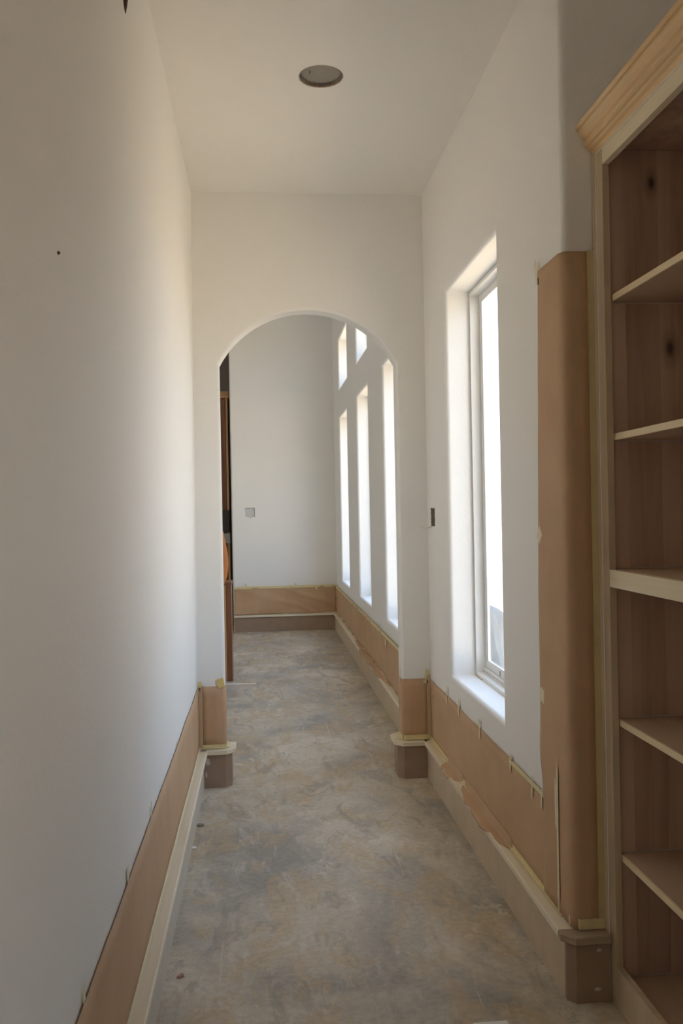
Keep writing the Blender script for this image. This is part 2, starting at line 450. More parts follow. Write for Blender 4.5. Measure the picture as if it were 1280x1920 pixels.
# corridor ceiling with a round cut-out for the recessed light
LX, LY, LR = 0.2545, 3.23, 0.083
bm = bmesh.new()
def ceil_ring(z):
    N = 48
    c = [bm.verts.new((LX + LR * math.cos(2 * math.pi * k / N), LY + LR * math.sin(2 * math.pi * k / N), z)) for k in range(N)]
    q = []
    for k in range(N):
        a = 2 * math.pi * k / N; cx_, sy_ = math.cos(a), math.sin(a); s = 0.2 / max(abs(cx_), abs(sy_))
        q.append(bm.verts.new((LX + s * cx_, LY + s * sy_, z)))
    for k in range(N): bm.faces.new((c[k], c[(k + 1) % N], q[(k + 1) % N], q[k]))
    return c
c0 = ceil_ring(H1); c1 = ceil_ring(H1 + 0.15)
for k in range(48): bm.faces.new((c0[k], c0[(k + 1) % 48], c1[(k + 1) % 48], c1[k]))
XA, XB, Y0, Y1 = -0.5, 1.55, -2.7, YA + 0.01
for (a, b, c, d) in ((XA, LX - 0.2, Y0, Y1), (LX + 0.2, XB, Y0, Y1), (LX - 0.2, LX + 0.2, Y0, LY - 0.2), (LX - 0.2, LX + 0.2, LY + 0.2, Y1)):
    B(bm, a, b, c, d, H1, H1 + 0.15)
o = obj('ceiling', bm, M_CEIL, kind='structure')
obj('ceiling', box(-3.45, XR + WT, YA, 12.8, H2, H2 + 0.15), M_CEIL, kind='structure')

# ------------------------------------------------------------------ windows
XF = XR + 0.118
def window(n, y0, y1, z0, z1, detail, XF=XF, XO=XR + WT):
    t = thing('window_%d' % n, (XF, (y0 + y1) / 2, z0), kind='structure')
    g = 0.004
    a, b, c, d = y0 + g, y1 - g, z0, z1 - g
    fr = bmesh.new()                       # outer frame, as deep as the rest of the wall
    B(fr, XF, XO, a, a + 0.012, c, d); B(fr, XF, XO, b - 0.012, b, c, d)
    B(fr, XF, XO, a + 0.012, b - 0.012, d - 0.016, d)
    B(fr, XF, XO, a + 0.012, b - 0.012, c, c + 0.016)
    B(fr, XF + 0.034, XO, a + 0.012, b - 0.012, c + 0.016, c + 0.038)
    f = obj('window_frame', fr, M_VINYL, t)
    s = bmesh.new(); p, q, r, u = a + 0.013, b - 0.013, c + 0.039, d - 0.017; w = 0.026
    xs0, xs1 = XF + 0.044, XF + 0.060
    B(s, xs0, xs1, p, p + w, r, u); B(s, xs0, xs1, q - w, q, r, u)
    B(s, xs0, xs1, p + w, q - w, u - w, u); B(s, xs0, xs1, p + w, q - w, r, r + w)
    sash = obj('sash', s, M_VINYL, t)
    if detail:
        gb = bmesh.new(); e = 0.009
        B(gb, xs0 + 0.003, xs0 + 0.008, p + w, p + w + e, r + w, u - w); B(gb, xs0 + 0.003, xs0 + 0.008, q - w - e, q - w, r + w, u - w)
        B(gb, xs0 + 0.003, xs0 + 0.008, p + w + e, q - w - e, u - w - e, u - w); B(gb, xs0 + 0.003, xs0 + 0.008, p + w + e, q - w - e, r + w, r + w + e)
        obj('glazing_bead', gb, M_BEAD, sash)
    obj('glass_pane', box(xs0 + 0.009, xs0 + 0.012, p + w, q - w, r + w, u - w), M_GLASS, t)
    return t, sash
for i, (y0, y1, z0, z1) in enumerate(WINS):
    t, sash = window(i + 1, y0, y1, z0, z1, i == 0)
    if i == 0:
        x = XF + 0.0435
        o = obj('latch_slot', box(x - 0.002, x + 0.004, 3.46, 3.60, 2.372, 2.382), plain('brass_slot', (0.42, 0.36, 0.22), 0.5), sash)
        obj('weep_line', box(XF + 0.0335, XF + 0.036, 3.08, 3.90, 0.643, 0.6455), M_GREY, t)
        obj('weep_slot', box(x - 0.001, x + 0.003, 3.668, 3.674, 0.661, 0.684), M_DARK, sash)
        obj('rust_stain', box(XF - 0.006, XF - 0.0005, 3.80, 3.922, 0.6201, 0.6215), plain('rusty_caulk', (0.62, 0.45, 0.28), 0.8, 0.3, 80), t)

window(8, *FILL_WIN_NEAR, False, 1.46, 1.54)  # added fill window, out of view behind the camera
window(9, *FILL_WIN_FAR, False, -3.40, -3.32)  # added fill window, out of view in the far room's left wall

# ------------------------------------------------------------------ baseboards with caps
M_CAP_SHADE = wood('shaded_cap', (0.34, 0.25, 0.17), (0.46, 0.35, 0.245), (0.54, 0.42, 0.31), 0, 0.8)  # cap wood at the corner, its shadow painted in as a darker brown
BP = [(0, 0), (0.030, 0), (0.030, BH - 0.001), (0, BH - 0.001)]
CP = [(0, BH), (0.046, BH), (0.049, BH + 0.003), (0.049, CH - 0.003), (0.046, CH), (0, CH)]
c = 0.013
P_LEFT = [(XLB - 0.001, YA - 0.0305), (XLB - 0.001, -2.5)]
P_LPIER = [(JL, YA2 - 0.004), (JL, YA + c), (JL - c, YA), (XLB + 0.004, YA)]
P_RPIER = [(XR - 0.0305, YA), (JR + c, YA), (JR, YA + c), (JR, YA2 - c), (JR + c, YA2), (XR - 0.0305, YA2)]
c2 = 0.004
P_RIGHT = [(XR, YC + c2 + 0.002), (XR, YA - 0.0005)]
P_CORNER = [(0.953, YC), (XR + c2, YC), (XR, YC + c2), (XR, YC + c2 + 0.0015)]
P_BACKR = [(XR, YA2 + 0.031), (XR, YB - 0.0005)]
P_BACK = [(XR - 0.0305, YB), (-0.345, YB)]
# every path has the room on its left
M_BOARD_L = plain('pale_board', (0.60, 0.53, 0.43), 0.55, 0.05, 14)
M_BOARD_M = plain('tan_board', (0.60, 0.48, 0.335), 0.55, 0.06, 10)
def baseboard(side, path, cap_mat, loc, board_mat=None):
    t = thing('baseboard_' + side, loc, kind='structure')
    obj('board', sweep(path, BP), board_mat or M_BOARD_SHADE, t)
    obj('cap', sweep(path, CP), cap_mat, t)
    return t
bl = baseboard('left', P_LEFT, M_PINE_Y, (XLB, 2.0, 0), M_BOARD_L)
blp = baseboard('left_pier', P_LPIER, M_PINE_X, (-0.28, YA, 0))
brp = baseboard('right_pier', P_RPIER, M_PINE_X, (0.79, YA, 0))
br = baseboard('right', P_RIGHT, M_PINE_Y, (XR, 3.4, 0), M_BOARD_M)
bc = baseboard('corner', P_CORNER, M_CAP_SHADE, (0.92, YC, 0))
bbr = baseboard('back_right', P_BACKR, M_PINE_Y, (XR, 7.3, 0), M_BOARD_M)
bb = baseboard('back', P_BACK, M_PINE_X, (0.25, YB, 0))

def smear(parent, x0, x1, y, z0, z1, nm_='filler_spot'):
    bm = bmesh.new(); n = 14; vs = []
    cx_, cz_ = (x0 + x1) / 2, (z0 + z1) / 2
    for k in range(n):
        a = 2 * math.pi * k / n; r = random.uniform(0.65, 1.05)
        vs.append((cx_ + r * (x1 - x0) / 2 * math.cos(a), cz_ + r * (z1 - z0) / 2 * math.sin(a)))
    obj(nm_, prism(vs, lambda p: (p[0], y, p[1]), lambda p: (p[0], y - 0.0012, p[1])), M_FILL, parent)
M_FILL = plain('wood_filler', (0.60, 0.53, 0.46), 0.8, 0.12, 60)
smear(blp, -0.312, -0.285, YA - 0.0301, 0.11, 0.16)
smear(blp, -0.312, -0.300, YA - 0.0301, 0.05, 0.085)
smear(bc, 0.915, 0.934, YC - 0.0301, 0.142, 0.154)
smear(bc, 0.908, 0.930, YC - 0.0301, 0.032, 0.044)

# ------------------------------------------------------------------ kraft paper sheets, masking tape
def resample(path, step=0.05):
    P = [Vector(p) for p in path]; out = []
    for i in range(len(P) - 1):
        L = (P[i + 1] - P[i]).length; n = max(1, int(L / step))
        for k in range(n): out.append(P[i].lerp(P[i + 1], k / n))
    out.append(P[-1])
    nr = []
    for i, p in enumerate(out):
        d = (out[min(i + 1, len(out) - 1)] - out[max(i - 1, 0)]).normalized()
        nr.append(Vector((-d.y, d.x)))
    return out, nr

def sheet(path, z0, z1, amp, off=0.003, step=0.04, nz=8, seed=0.0, sc=6.0, left_wave=None, fold=0.0):
    """thin sheet standing along a 2-D path; z0/z1 numbers or functions of the running length"""
    P, N = resample(path, step)
    bm = bmesh.new(); grid = []; s = 0.0
    for i, p in enumerate(P):
        if i: s += (p - P[i - 1]).length
        a = z0(s) if callable(z0) else z0; b = z1(s) if callable(z1) else z1
        col = []
        for j in range(nz + 1):
            z = a + (b - a) * j / nz
            cr = fold * max(0.0, 1 - 5.0 * abs(noise.noise(Vector((s * 1.9 - z * 4.2, z * 1.5 + s * 0.7, seed + 4))))) if fold else 0.0
            w = cr + amp * (0.5 + 0.5 * noise.noise(Vector((s * sc, z * sc * 0.8 + s * 2, seed)))) + amp * 0.6 * abs(noise.noise(Vector((s * sc * 2.3 + z * 5, z * sc, seed + 9))))
            q = p + N[i] * (off + w)
            if left_wave: q = left_wave(i, len(P), z, q)
            col.append(bm.verts.new((q.x, q.y, z)))
        grid.append(col)
    for A, C in zip(grid, grid[1:]):
        for j in range(nz): bm.faces.new((A[j], C[j], C[j + 1], A[j + 1]))
    # give it thickness
    bm.normal_update()
    r = bmesh.ops.solidify(bm, geom=bm.faces[:], thickness=0.0008)
    return bm

def wob(base, amp, sd, f=3.0):
    return lambda s: base + amp * noise.noise(Vector((s * f, sd, 0.3)))

def paper(loc, label, bm, mat=None):
    t = thing('kraft_paper', loc, label, 'masking paper', 'kraft paper sheets taped over the lower walls')
    o = obj('sheet', bm, mat or M_KRAFT, t, smooth=True)
    return t

def strip_tape(parent, path, z, h, off, mat=None, depth=0.014):
    """tape along the foot of a sheet: lies half on the sheet, half on the cap"""
    pr = [(0.001, z + 0.0002), (off + depth, z + 0.0002), (off + depth, z + 0.001), (off + 0.0012, z + 0.0012), (off + 0.0012, z + h), (0.001, z + h)]
    return obj('tape_strip', sweep(path, pr), mat or M_TAPE_P, parent)

def tab(parent, p, axis, w, h, tilt=0.0, side=1, mat=None, th=0.0007):
    """a small torn piece of tape on a wall; axis 0: wall faces x, 1: wall faces y; p = its middle on the wall face"""
    n = 5; pts = []
    for k in range(n + 1): pts.append((-w / 2 + w * k / n, -h / 2 + random.uniform(-0.1, 0.1) * h))
    for k in range(n + 1): pts.append((w / 2 - w * k / n, h / 2 + random.uniform(-0.1, 0.1) * h))
    ct, st = math.cos(tilt), math.sin(tilt)
    pts = [(a * ct - b * st, a * st + b * ct) for a, b in pts]
    if axis == 0:
        bm = prism(pts, lambda q: (p[0], p[1] + q[0], p[2] + q[1]), lambda q: (p[0] + side * th, p[1] + q[0], p[2] + q[1]))
    else:
        bm = prism(pts, lambda q: (p[0] + q[0], p[1], p[2] + q[1]), lambda q: (p[0] + q[0], p[1] + side * th, p[2] + q[1]))
    return obj('tape_tab', bm, mat or M_TAPE, parent)

Z0 = CH + 0.003
# left corridor wall
xl_at = lambda z: XLB + (XLT - XLB) * z / H1
t = paper((XLB, 2.0, Z0), 'long kraft paper strip low on the left wall above the pine cap, opposite the window',
          sheet([(XLB + 0.003, YA - 0.004), (XLB + 0.003, -2.4)], Z0, wob(0.512, 0.007, 1.0), 0.002, 0.0025, 0.06, 6, 1.0, 3.0))
strip_tape(t, [(XLB + 0.0045, YA - 0.01), (XLB + 0.0045, -2.4)], Z0, 0.006, 0.003, depth=0.006)
for (y, z, w, h, ti) in ((2.116, 0.515, 0.02, 0.06, 0.12), (2.556, 0.525, 0.014, 0.055, -0.1), (3.30, 0.505, 0.016, 0.05, 0.15), (1.6, 0.515, 0.016, 0.05, 0.1)):
    tab(t, (XLB + 0.0065, y, z), 0, w, h, ti, 1, M_TAPE_P)
# left pier of the arch
t = paper((-0.28, YA, Z0), 'short kraft paper piece wrapped round the left pier of the arch above its base cap',
          sheet([(JL, YA2 - 0.01), (JL, YA + c), (JL - c * 0.4, YA + c * 0.3), (JL - c, YA), (XLB + 0.008, YA)], Z0, wob(0.512, 0.004, 3.0), 0.001, 0.002, 0.03, 6, 2.0))
strip_tape(t, [(JL, YA2 - 0.012), (JL, YA + c), (JL - c, YA), (XLB + 0.01, YA)], Z0, 0.016, 0.004, M_TAPE)
tab(t, (-0.228, YA - 0.006, 0.530), 1, 0.036, 0.042, 0.2, -1, plain('yellow_tape', (0.74, 0.56, 0.20), 0.6))
tab(t, (-0.333, YA - 0.006, 0.525), 1, 0.016, 0.036, 0.0, -1, plain('yellow_tape_pale', (0.76, 0.63, 0.28), 0.6))
tab(t, (-0.330, YA - 0.0062, 0.36), 1, 0.018, 0.30, 0.0, -1, M_TAPE_T)
# right pier of the arch
t = paper((0.79, YA, Z0), 'short kraft paper piece wrapped round the right pier of the arch beside the window wall',
          sheet([(XR - 0.008, YA), (JR + c, YA), (JR + c * 0.3, YA + c * 0.4), (JR, YA + c), (JR, YA2 - 0.01)], Z0, wob(0.513, 0.003, 5.0), 0.001, 0.002, 0.03, 6, 3.0))
strip_tape(t, [(XR - 0.01, YA), (JR + c, YA), (JR, YA + c), (JR, YA2 - 0.012)], Z0, 0.022, 0.004, M_TAPE)
tab(t, (0.846, YA - 0.006, 0.525), 1, 0.02, 0.075, -0.06, -1, M_TAPE)
tab(t, (0.838, YA - 0.0062, 0.497), 1, 0.024, 0.014, 0.1, -1, M_TAPE_P)
tab(t, (0.853, YA - 0.0062, 0.36), 1, 0.02, 0.30, 0.0, -1, M_TAPE_T)
tab(t, (JR - 0.006, YA + 0.03, 0.525), 0, 0.016, 0.05, 0.0, -1, M_TAPE_P)
# right corridor wall, under the window
t = paper((XR, 3.4, Z0), 'long kraft paper strip taped low on the right wall under the window',
          sheet([(XR, 2.44), (XR, YA - 0.006)], Z0, wob(0.508, 0.006, 8.0), 0.003, 0.0025, 0.05, 8, 4.0, 3.5))
strip_tape(t, [(XR - 0.002, 2.44), (XR - 0.002, YA - 0.01)], Z0, 0.012, 0.004, M_TAPE, 0.010)
for (y, z, w, h, ti) in ((4.0, 0.515, 0.016, 0.075, 0.1), (3.755, 0.508, 0.018, 0.075, 0.0), (3.39, 0.505, 0.018, 0.07, -0.08), (2.955, 0.498, 0.016, 0.06, 0.06)):
    tab(t, (XR - 0.0075, y, z), 0, w, h, ti, -1)
tab(t, (XR - 0.0078, 2.72, 0.503), 0, 0.50, 0.016, 0.0, -1)
for (y, z, h) in ((2.71, 0.49, 0.075), (2.615, 0.485, 0.07)): tab(t, (XR - 0.0082, y, z), 0, 0.011, h, 0.1, -1, M_TAPE_P)
# loose paper hanging over the cap below that strip
def flap(y0, y1, seed):
    bm = bmesh.new(); rows = []
    n = 14
    for i in range(n + 1):
        k = i / n; y = y0 + (y1 - y0) * k
        e = math.sin(math.pi * k) ** 0.5
        jag = 0.5 + 0.9 * noise.noise(Vector((k * 7, seed, 0))) + 0.4 * noise.noise(Vector((k * 19, seed, 3)))
        out = 0.012 + 0.046 * e * max(0.1, min(1.0, 0.55 + jag * 0.6))
        drop = max(0.0, 0.016 * e * jag)
        pts = [(XR - 0.0062, 0.225), (XR - 0.008, CH + 0.006), (XR - 0.010 - 0.3 * out, CH + 0.0025), (XR - 0.008 - 0.8 * out, CH + 0.0018), (XR - 0.008 - out, CH + 0.0005), (XR - 0.0085 - out, CH - drop - 0.0005)]
        rows.append([bm.verts.new((x, y, z)) for x, z in pts])
    for a, b in zip(rows, rows[1:]):
        for j in range(5): bm.faces.new((a[j], b[j], b[j + 1], a[j + 1]))
    bm.normal_update(); bmesh.ops.solidify(bm, geom=bm.faces[:], thickness=0.0008)
    return bm
obj('loose_flap', flap(2.95, 3.65, 1.0), M_KRAFT, t, smooth=True)
obj('loose_flap', flap(3.70, 4.0, 4.0), M_KRAFT, t, smooth=True)

# tall sheet folded round the corner by the bookcase
def wave_edge(i, n, z, q):
    # the far edge runs a little crooked
    if q.y > YC + 0.05:
        k = (q.y - YC) / 0.23
        lean = 0.048 * max(0.0, min(1.0, (2.13 - z) / 1.0))
        low = -0.035 * max(0.0, math.sin((0.75 - z) * 5.5)) if 0.2 < z < 0.75 else 0.0
        bulge = 0.022 * math.exp(-((z - 0.64) / 0.09) ** 2)
        q = Vector((q.x, q.y + k * (lean - 0.035 + low * 0.4 + bulge)))
    return q
cpath = [(0.938, YC), (XR + 0.018, YC), (XR + 0.006, YC + 0.003), (XR, YC + 0.018), (XR, YC + 0.23)]
t = paper((0.9, YC, Z0), 'tall kraft paper sheet folded round the bullnose wall corner beside the wooden bookcase',
          sheet(cpath, Z0, lambda s: 2.128, 0.002, 0.007, 0.02, 60, 5.0, 2.5, wave_edge))
obj('tape_strip', box(0.934, 0.954, YC - 0.0105, YC - 0.0005, Z0, 2.13), plain('masking_tape_olive', (0.60, 0.50, 0.26), 0.6), t)
obj('tape_strip', sweep([(0.95, YC - 0.0105), (XR + 0.012, YC - 0.0105), (XR - 0.0105, YC + 0.02)], [(0, Z0), (0.001, Z0), (0.001, Z0 + 0.030), (0, Z0 + 0.030)]), M_TAPE, t)
for (y, z, w, h, ti) in ((2.572, 2.125, 0.02, 0.07, -0.25), (2.585, 1.315, 0.035, 0.045, 0.8), (2.588, 0.816, 0.04, 0.045, 0.1)):
    tab(t, (XR - 0.0095, y, z), 0, w, h, ti, -1, M_TAPE_P)
obj('nail_hole', box(XR - 0.0115, XR - 0.009, 2.548, 2.553, 2.085, 2.105), M_CABLE, t)
tab(t, (XR - 0.0125, 2.458, 0.43), 0, 0.014, 0.44, 0.01, -1, M_TAPE_P)
tab(t, (XR - 0.0132, 2.470, 0.52), 0, 0.014, 0.13, 0.0, -1, M_TAPE_P)
# far room
t = paper((0.25, YB, Z0), 'wrinkled kraft paper strip along the foot of the far wall behind the arch',
          sheet([(XR - 0.01, YB), (-0.34, YB)], Z0 + 0.004, wob(0.518, 0.006, 12.0), 0.010, 0.003, 0.02, 16, 6.0, 3.2, None, 0.016))
strip_tape(t, [(XR - 0.012, YB - 0.004), (-0.34, YB - 0.004)], Z0, 0.008, 0.004, M_TAPE_P, 0.008)
obj('tape_strip', sweep([(XR - 0.02, YB - 0.0215), (-0.34, YB - 0.0215)], [(0, 0.505), (0.001, 0.505), (0.001, 0.532), (0, 0.532)]), M_TAPE, t)
for (x, z) in ((-0.2, 0.54), (0.38, 0.535), (0.62, 0.50)): tab(t, (x, YB - 0.0235, z), 1, 0.02, 0.05, 0.3, -1)
t = paper((XR, 7.3, Z0), 'long kraft paper strip along the window wall of the far room, beyond the arch',
          sheet([(XR, YA2 + 0.01), (XR, YB - 0.02)], Z0 + 0.004, wob(0.512, 0.008, 15.0), 0.010, 0.003, 0.04, 10, 7.0, 2.6, None, 0.012))
strip_tape(t, [(XR - 0.004, YA2 + 0.02), (XR - 0.004, YB - 0.02)], Z0, 0.010, 0.004, M_TAPE_P, 0.008)
obj('tape_strip', sweep([(XR - 0.016, YA2 + 0.02), (XR - 0.016, YB - 0.02)], [(0, 0.497), (0.001, 0.497), (0.001, 0.522), (0, 0.522)]), M_TAPE, t)
tab(t, (XR - 0.018, 5.95, 0.47), 0, 0.04, 0.06, 0.5, -1, M_TAPE_P)
tab(t, (XR - 0.018, 6.4, 0.52), 0, 0.05, 0.05, 0.2, -1)
obj('loose_flap', flap(5.75, 7.9, 2.0), M_KRAFT, t, smooth=True)
# curled scrap on the back edge of the left jamb
bm = bmesh.new(); rows = []
for j in range(17):
    k = j / 16; z = 1.02 + 0.285 * k
    bul = 0.030 * (math.sin(math.pi * min(1.0, k * 1.0)) ** 0.9) * (1.15 - 0.75 * k)
    rows.append([bm.verts.new((JL - 0.03 + (0.03 + bul) * a, YA2 + 0.004 + 0.020 * a + 0.03 * a * a, z)) for a in (0, 0.25, 0.5, 0.75, 1.0)])
for a, b in zip(rows, rows[1:]):
    for j in range(4): bm.faces.new((a[j], a[j + 1], b[j + 1], b[j]))
bm.normal_update(); bmesh.ops.solidify(bm, geom=bm.faces[:], thickness=0.0008)
o = obj('paper_scrap', bm, M_KRAFT_T, smooth=True)
tag(o, 'orange backlit scrap of kraft paper curling off the left jamb of the arch', 'paper')

# ------------------------------------------------------------------ bookcase
YN = 0.95                                   # its near end, outside the frame
bk = thing('bookcase', (1.12, 1.65, 0.0), 'built-in raw wooden bookcase with crown moulding and open shelves at the right edge', 'bookcase')
XS = 0.962
obj('stile', box(XS, 0.982, 2.302, 2.347, 0.0, 2.40, bev=0.001), M_STILE, bk)
obj('stile', box(XS, 0.982, YN, YN + 0.045, 0.0, 2.40, bev=0.001), M_STILE, bk)
sm = prism([(0.954, 2.3615), (0.954, 2.352), (0.958, 2.349), (XS + 0.004, 2.3475), (XS + 0.012, 2.3475), (XS + 0.012, 2.3615)],
           lambda p: (p[0], p[1], 0.0), lambda p: (p[0], p[1], 2.405))
obj('scribe_molding', sm, M_STILE, bk)
obj('caulk_bead', box(XS - 0.0015, XS + 0.001, 2.3455, 2.3490, 0.0, 2.40), M_CAULK, bk)
obj('top_rail', box(XS + 0.0004, 0.982, YN + 0.045, 2.302, 2.355, 2.402, bev=0.001), M_RAIL, bk)
crown_prof = [(0.964, 2.401), (0.961, 2.401), (0.957, 2.406), (0.955, 2.413), (0.948, 2.417), (0.9445, 2.4235), (0.9385, 2.4255), (0.9335, 2.431), (0.934, 2.437), (0.939, 2.4395),
              (0.939, 2.444), (0.9315, 2.449), (0.9245, 2.458), (0.9195, 2.467), (0.9185, 2.472), (0.9125, 2.474), (0.9125, 2.4885), (0.99, 2.4885), (0.99, 2.401)]
o = obj('crown_molding', prism(crown_prof, lambda p: (p[0], 0.90, p[1]), lambda p: (p[0], 2.3615, p[1])), M_CROWN, bk)
obj('caulk_bead', box(XS - 0.0012, XS + 0.001, YN, 2.346, 2.3985, 2.4012), M_CAULK, bk)
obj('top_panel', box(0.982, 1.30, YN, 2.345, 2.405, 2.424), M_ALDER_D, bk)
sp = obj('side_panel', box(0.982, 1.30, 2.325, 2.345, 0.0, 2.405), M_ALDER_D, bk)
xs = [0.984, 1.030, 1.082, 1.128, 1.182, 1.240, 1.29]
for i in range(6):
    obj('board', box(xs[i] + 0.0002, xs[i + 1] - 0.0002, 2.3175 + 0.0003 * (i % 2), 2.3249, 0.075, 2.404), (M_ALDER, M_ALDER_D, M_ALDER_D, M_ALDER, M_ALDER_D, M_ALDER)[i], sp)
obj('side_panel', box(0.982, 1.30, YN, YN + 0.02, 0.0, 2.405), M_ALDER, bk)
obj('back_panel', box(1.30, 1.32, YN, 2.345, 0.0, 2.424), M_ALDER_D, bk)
def shelf(ztop, th, x0, edge_mat, bare=True):
    s = obj('shelf', box(x0 + 0.006, 1.298, YN + 0.021, 2.3165, ztop - th, ztop), M_SHELF, bk)
    obj('front_edge', box(x0, x0 + 0.006, YN + 0.021, 2.3165 - 0.006, ztop - th, ztop, bev=0.0008), edge_mat, s)
    return s
for zt in (1.992, 1.604): shelf(zt, 0.0185, 0.985, M_EDGE)
def ply_mat():
    mt, nt, bs = nm('plywood_edge_striped')
    g = nt.nodes.new('ShaderNodeNewGeometry'); s = nt.nodes.new('ShaderNodeSeparateXYZ'); nt.links.new(g.outputs['Position'], s.inputs[0])
    f = math_(nt, 'FRACT', math_(nt, 'MULTIPLY', s.outputs['Z'], 160.0))
    nt.links.new(ramp(nt, f, [(0.35, (0.84, 0.72, 0.46)), (0.5, (0.58, 0.43, 0.25)), (0.65, (0.84, 0.72, 0.46))]), bs.inputs['Base Color'])
    bs.inputs['Roughness'].default_value = 0.6
    return mt
shelf(0.804, 0.0185, 0.985, ply_mat()); shelf(0.425, 0.0185, 0.985, M_EDGE)
s = obj('shelf', box(0.982, 1.298, YN + 0.021, 2.3165, 1.200, 1.2235), M_SHELF, bk)
obj('front_rail', box(XS + 0.0004, 0.982, YN + 0.045, 2.302, 1.176, 1.2245, bev=0.001), M_RAIL, s)
obj('bottom_deck', box(0.982, 1.298, YN + 0.021, 2.3165, 0.055, 0.074), M_SHELF, bk)
obj('bottom_rail', box(XS + 0.0004, 0.982, YN + 0.045, 2.302, 0.0, 0.112, bev=0.0015), M_STILE, bk)
for zt in (1.972, 1.584, 1.2262, 0.8062, 0.4272, 0.0762):  # thin pale strips where shelves and deck meet the side panel
    obj('joint_line', box(0.99, 1.297, 2.3155, 2.3175, zt - 0.001, zt + 0.001), plain('pale_line', (0.55, 0.50, 0.50), 0.5), bk)

# ------------------------------------------------------------------ recessed light
rl = thing('recessed_light', (LX, LY, H1), 'round recessed light can with a grey cover in the corridor ceiling', 'ceiling light')
bm = bmesh.new(); N = 48
r0 = [bm.verts.new((LX + 0.0815 * math.cos(2 * math.pi * k / N), LY + 0.0815 * math.sin(2 * math.pi * k / N), H1 + 0.016)) for k in range(N)]
r1 = [bm.verts.new((v.co.x, v.co.y, H1 + 0.14)) for v in r0]
for k in range(N): bm.faces.new((r0[k], r0[(k + 1) % N], r1[(k + 1) % N], r1[k]))
bm.faces.new(r1)
obj('can', bm, M_METAL, rl, smooth=False)
bm = bmesh.new()
ds = [(0.0, 0.0122), (0.03, 0.0122), (0.032, 0.0118), (0.05, 0.0121), (0.076, 0.0125), (0.078, 0.0135), (0.078, 0.0155)]
rings = []
for (r, h) in ds[1:]:
    rings.append([bm.verts.new((LX + r * math.cos(2 * math.pi * k / N), LY - 0.003 + r * math.sin(2 * math.pi * k / N), H1 + h)) for k in range(N)])
bm.faces.new(rings[0])
for A, C in zip(rings, rings[1:]):
    for k in range(N): bm.faces.new((A[k], A[(k + 1) % N], C[(k + 1) % N], C[k]))
bm.faces.new(rings[-1][::-1])
cd = obj('cover_disc', bm, M_COVER, rl, smooth=True)
obj('cover_slot', box(LX - 0.0445, LX - 0.0405, LY - 0.02, LY + 0.004, H1 + 0.0108, H1 + 0.0118), M_DARK, cd)
bm = bmesh.new(); N2 = 180
A_ = []; Bv = []
for k in range(N2):
    a = 2 * math.pi * k / N2; ro = 0.0838 + random.uniform(0, 0.0022); ri = 0.0816 - random.uniform(0, 0.001)
    A_.append(bm.verts.new((LX + ro * math.cos(a), LY + ro * math.sin(a), H1 - 0.0006)))
    Bv.append(bm.verts.new((LX + ri * math.cos(a), LY + ri * math.sin(a), H1 + 0.001)))
T_ = [bm.verts.new((LX + 0.0822 * math.cos(2 * math.pi * k / N2), LY + 0.0822 * math.sin(2 * math.pi * k / N2), H1 + 0.014)) for k in range(N2)]
for k in range(N2):
    j = (k + 1) % N2
    bm.faces.new((A_[k], A_[j], Bv[j], Bv[k])); bm.faces.new((Bv[k], Bv[j], T_[j], T_[k]))
obj('cut_edge', bm, M_GYPSUM, rl)

# ------------------------------------------------------------------ electrical boxes, cable stub, nail
def elec_box(name, label, u0, u1, z0, z1, face, depth, axis, mat):
    """axis 0: in a wall facing -x; axis 1: in a wall facing -y"""
    f = (lambda u, z, w: (face + w, u, z)) if axis == 0 else (lambda u, z, w: (u, face + w, z))
    t = thing(name, f((u0 + u1) / 2, z0, 0.0), label, 'electrical box')
    g = 0.0006; th = 0.003
    bm = bmesh.new()
    def bx_(a, b, c_, d_, w0, w1):
        p, q = f(a, c_, w0), f(b, d_, w1)
        B(bm, min(p[0], q[0]), max(p[0], q[0]), min(p[1], q[1]), max(p[1], q[1]), c_, d_)
    a, b, c_, d_ = u0 + g, u1 - g, z0 + g, z1 - g
    bx_(a, a + th, c_, d_, 0.001, depth); bx_(b - th, b, c_, d_, 0.001, depth)
    bx_(a + th, b - th, c_, c_ + th, 0.001, depth); bx_(a + th, b - th, d_ - th, d_, 0.001, depth)
    bx_(a + th, b - th, c_ + th, d_ - th, depth - th, depth)
    obj('box_shell', bm, mat, t)
    return t, f
t, f = elec_box('switch_box', 'dark open switch box cut into the right wall between pier and window', *BOX_R, XR, 0.055, 0, M_GREYBOX)
obj('wire', tube([f(4.30, 1.39, 0.05), f(4.295, 1.36, 0.02), f(4.302, 1.335, 0.01), f(4.31, 1.325, 0.03)], 0.004), M_GREYBOX, t)
obj('wire', tube([f(4.285, 1.33, 0.05), f(4.30, 1.345, 0.01), f(4.31, 1.37, 0.025), f(4.305, 1.40, 0.05)], 0.004), M_CABLE, t)
rim = bmesh.new()
for k in range(26):
    z = BOX_R[2] + (BOX_R[3] - BOX_R[2]) * (k + 0.5) / 26
    B(rim, XR - 0.002 - random.uniform(0, 0.003), XR + 0.004, BOX_R[1] - 0.004, BOX_R[1] + random.uniform(0.001, 0.007), z - 0.0021, z + 0.0021)
obj('torn_edge', rim, M_GYPSUM, t)
obj('cable_tail', tube([f(4.29, 1.318, 0.02), f(4.31, 1.312, -0.004), f(4.35, 1.308, -0.012), f(4.385, 1.303, -0.026), f(4.40, 1.312, -0.045)], [0.004, 0.004, 0.0035, 0.003, 0.002]), M_WIRE, t)
t, f = elec_box('outlet_box', 'pale open outlet box cut into the far wall seen through the arch', *BOX_B, YB, 0.022, 1, M_PALEBOX)
rim = bmesh.new()
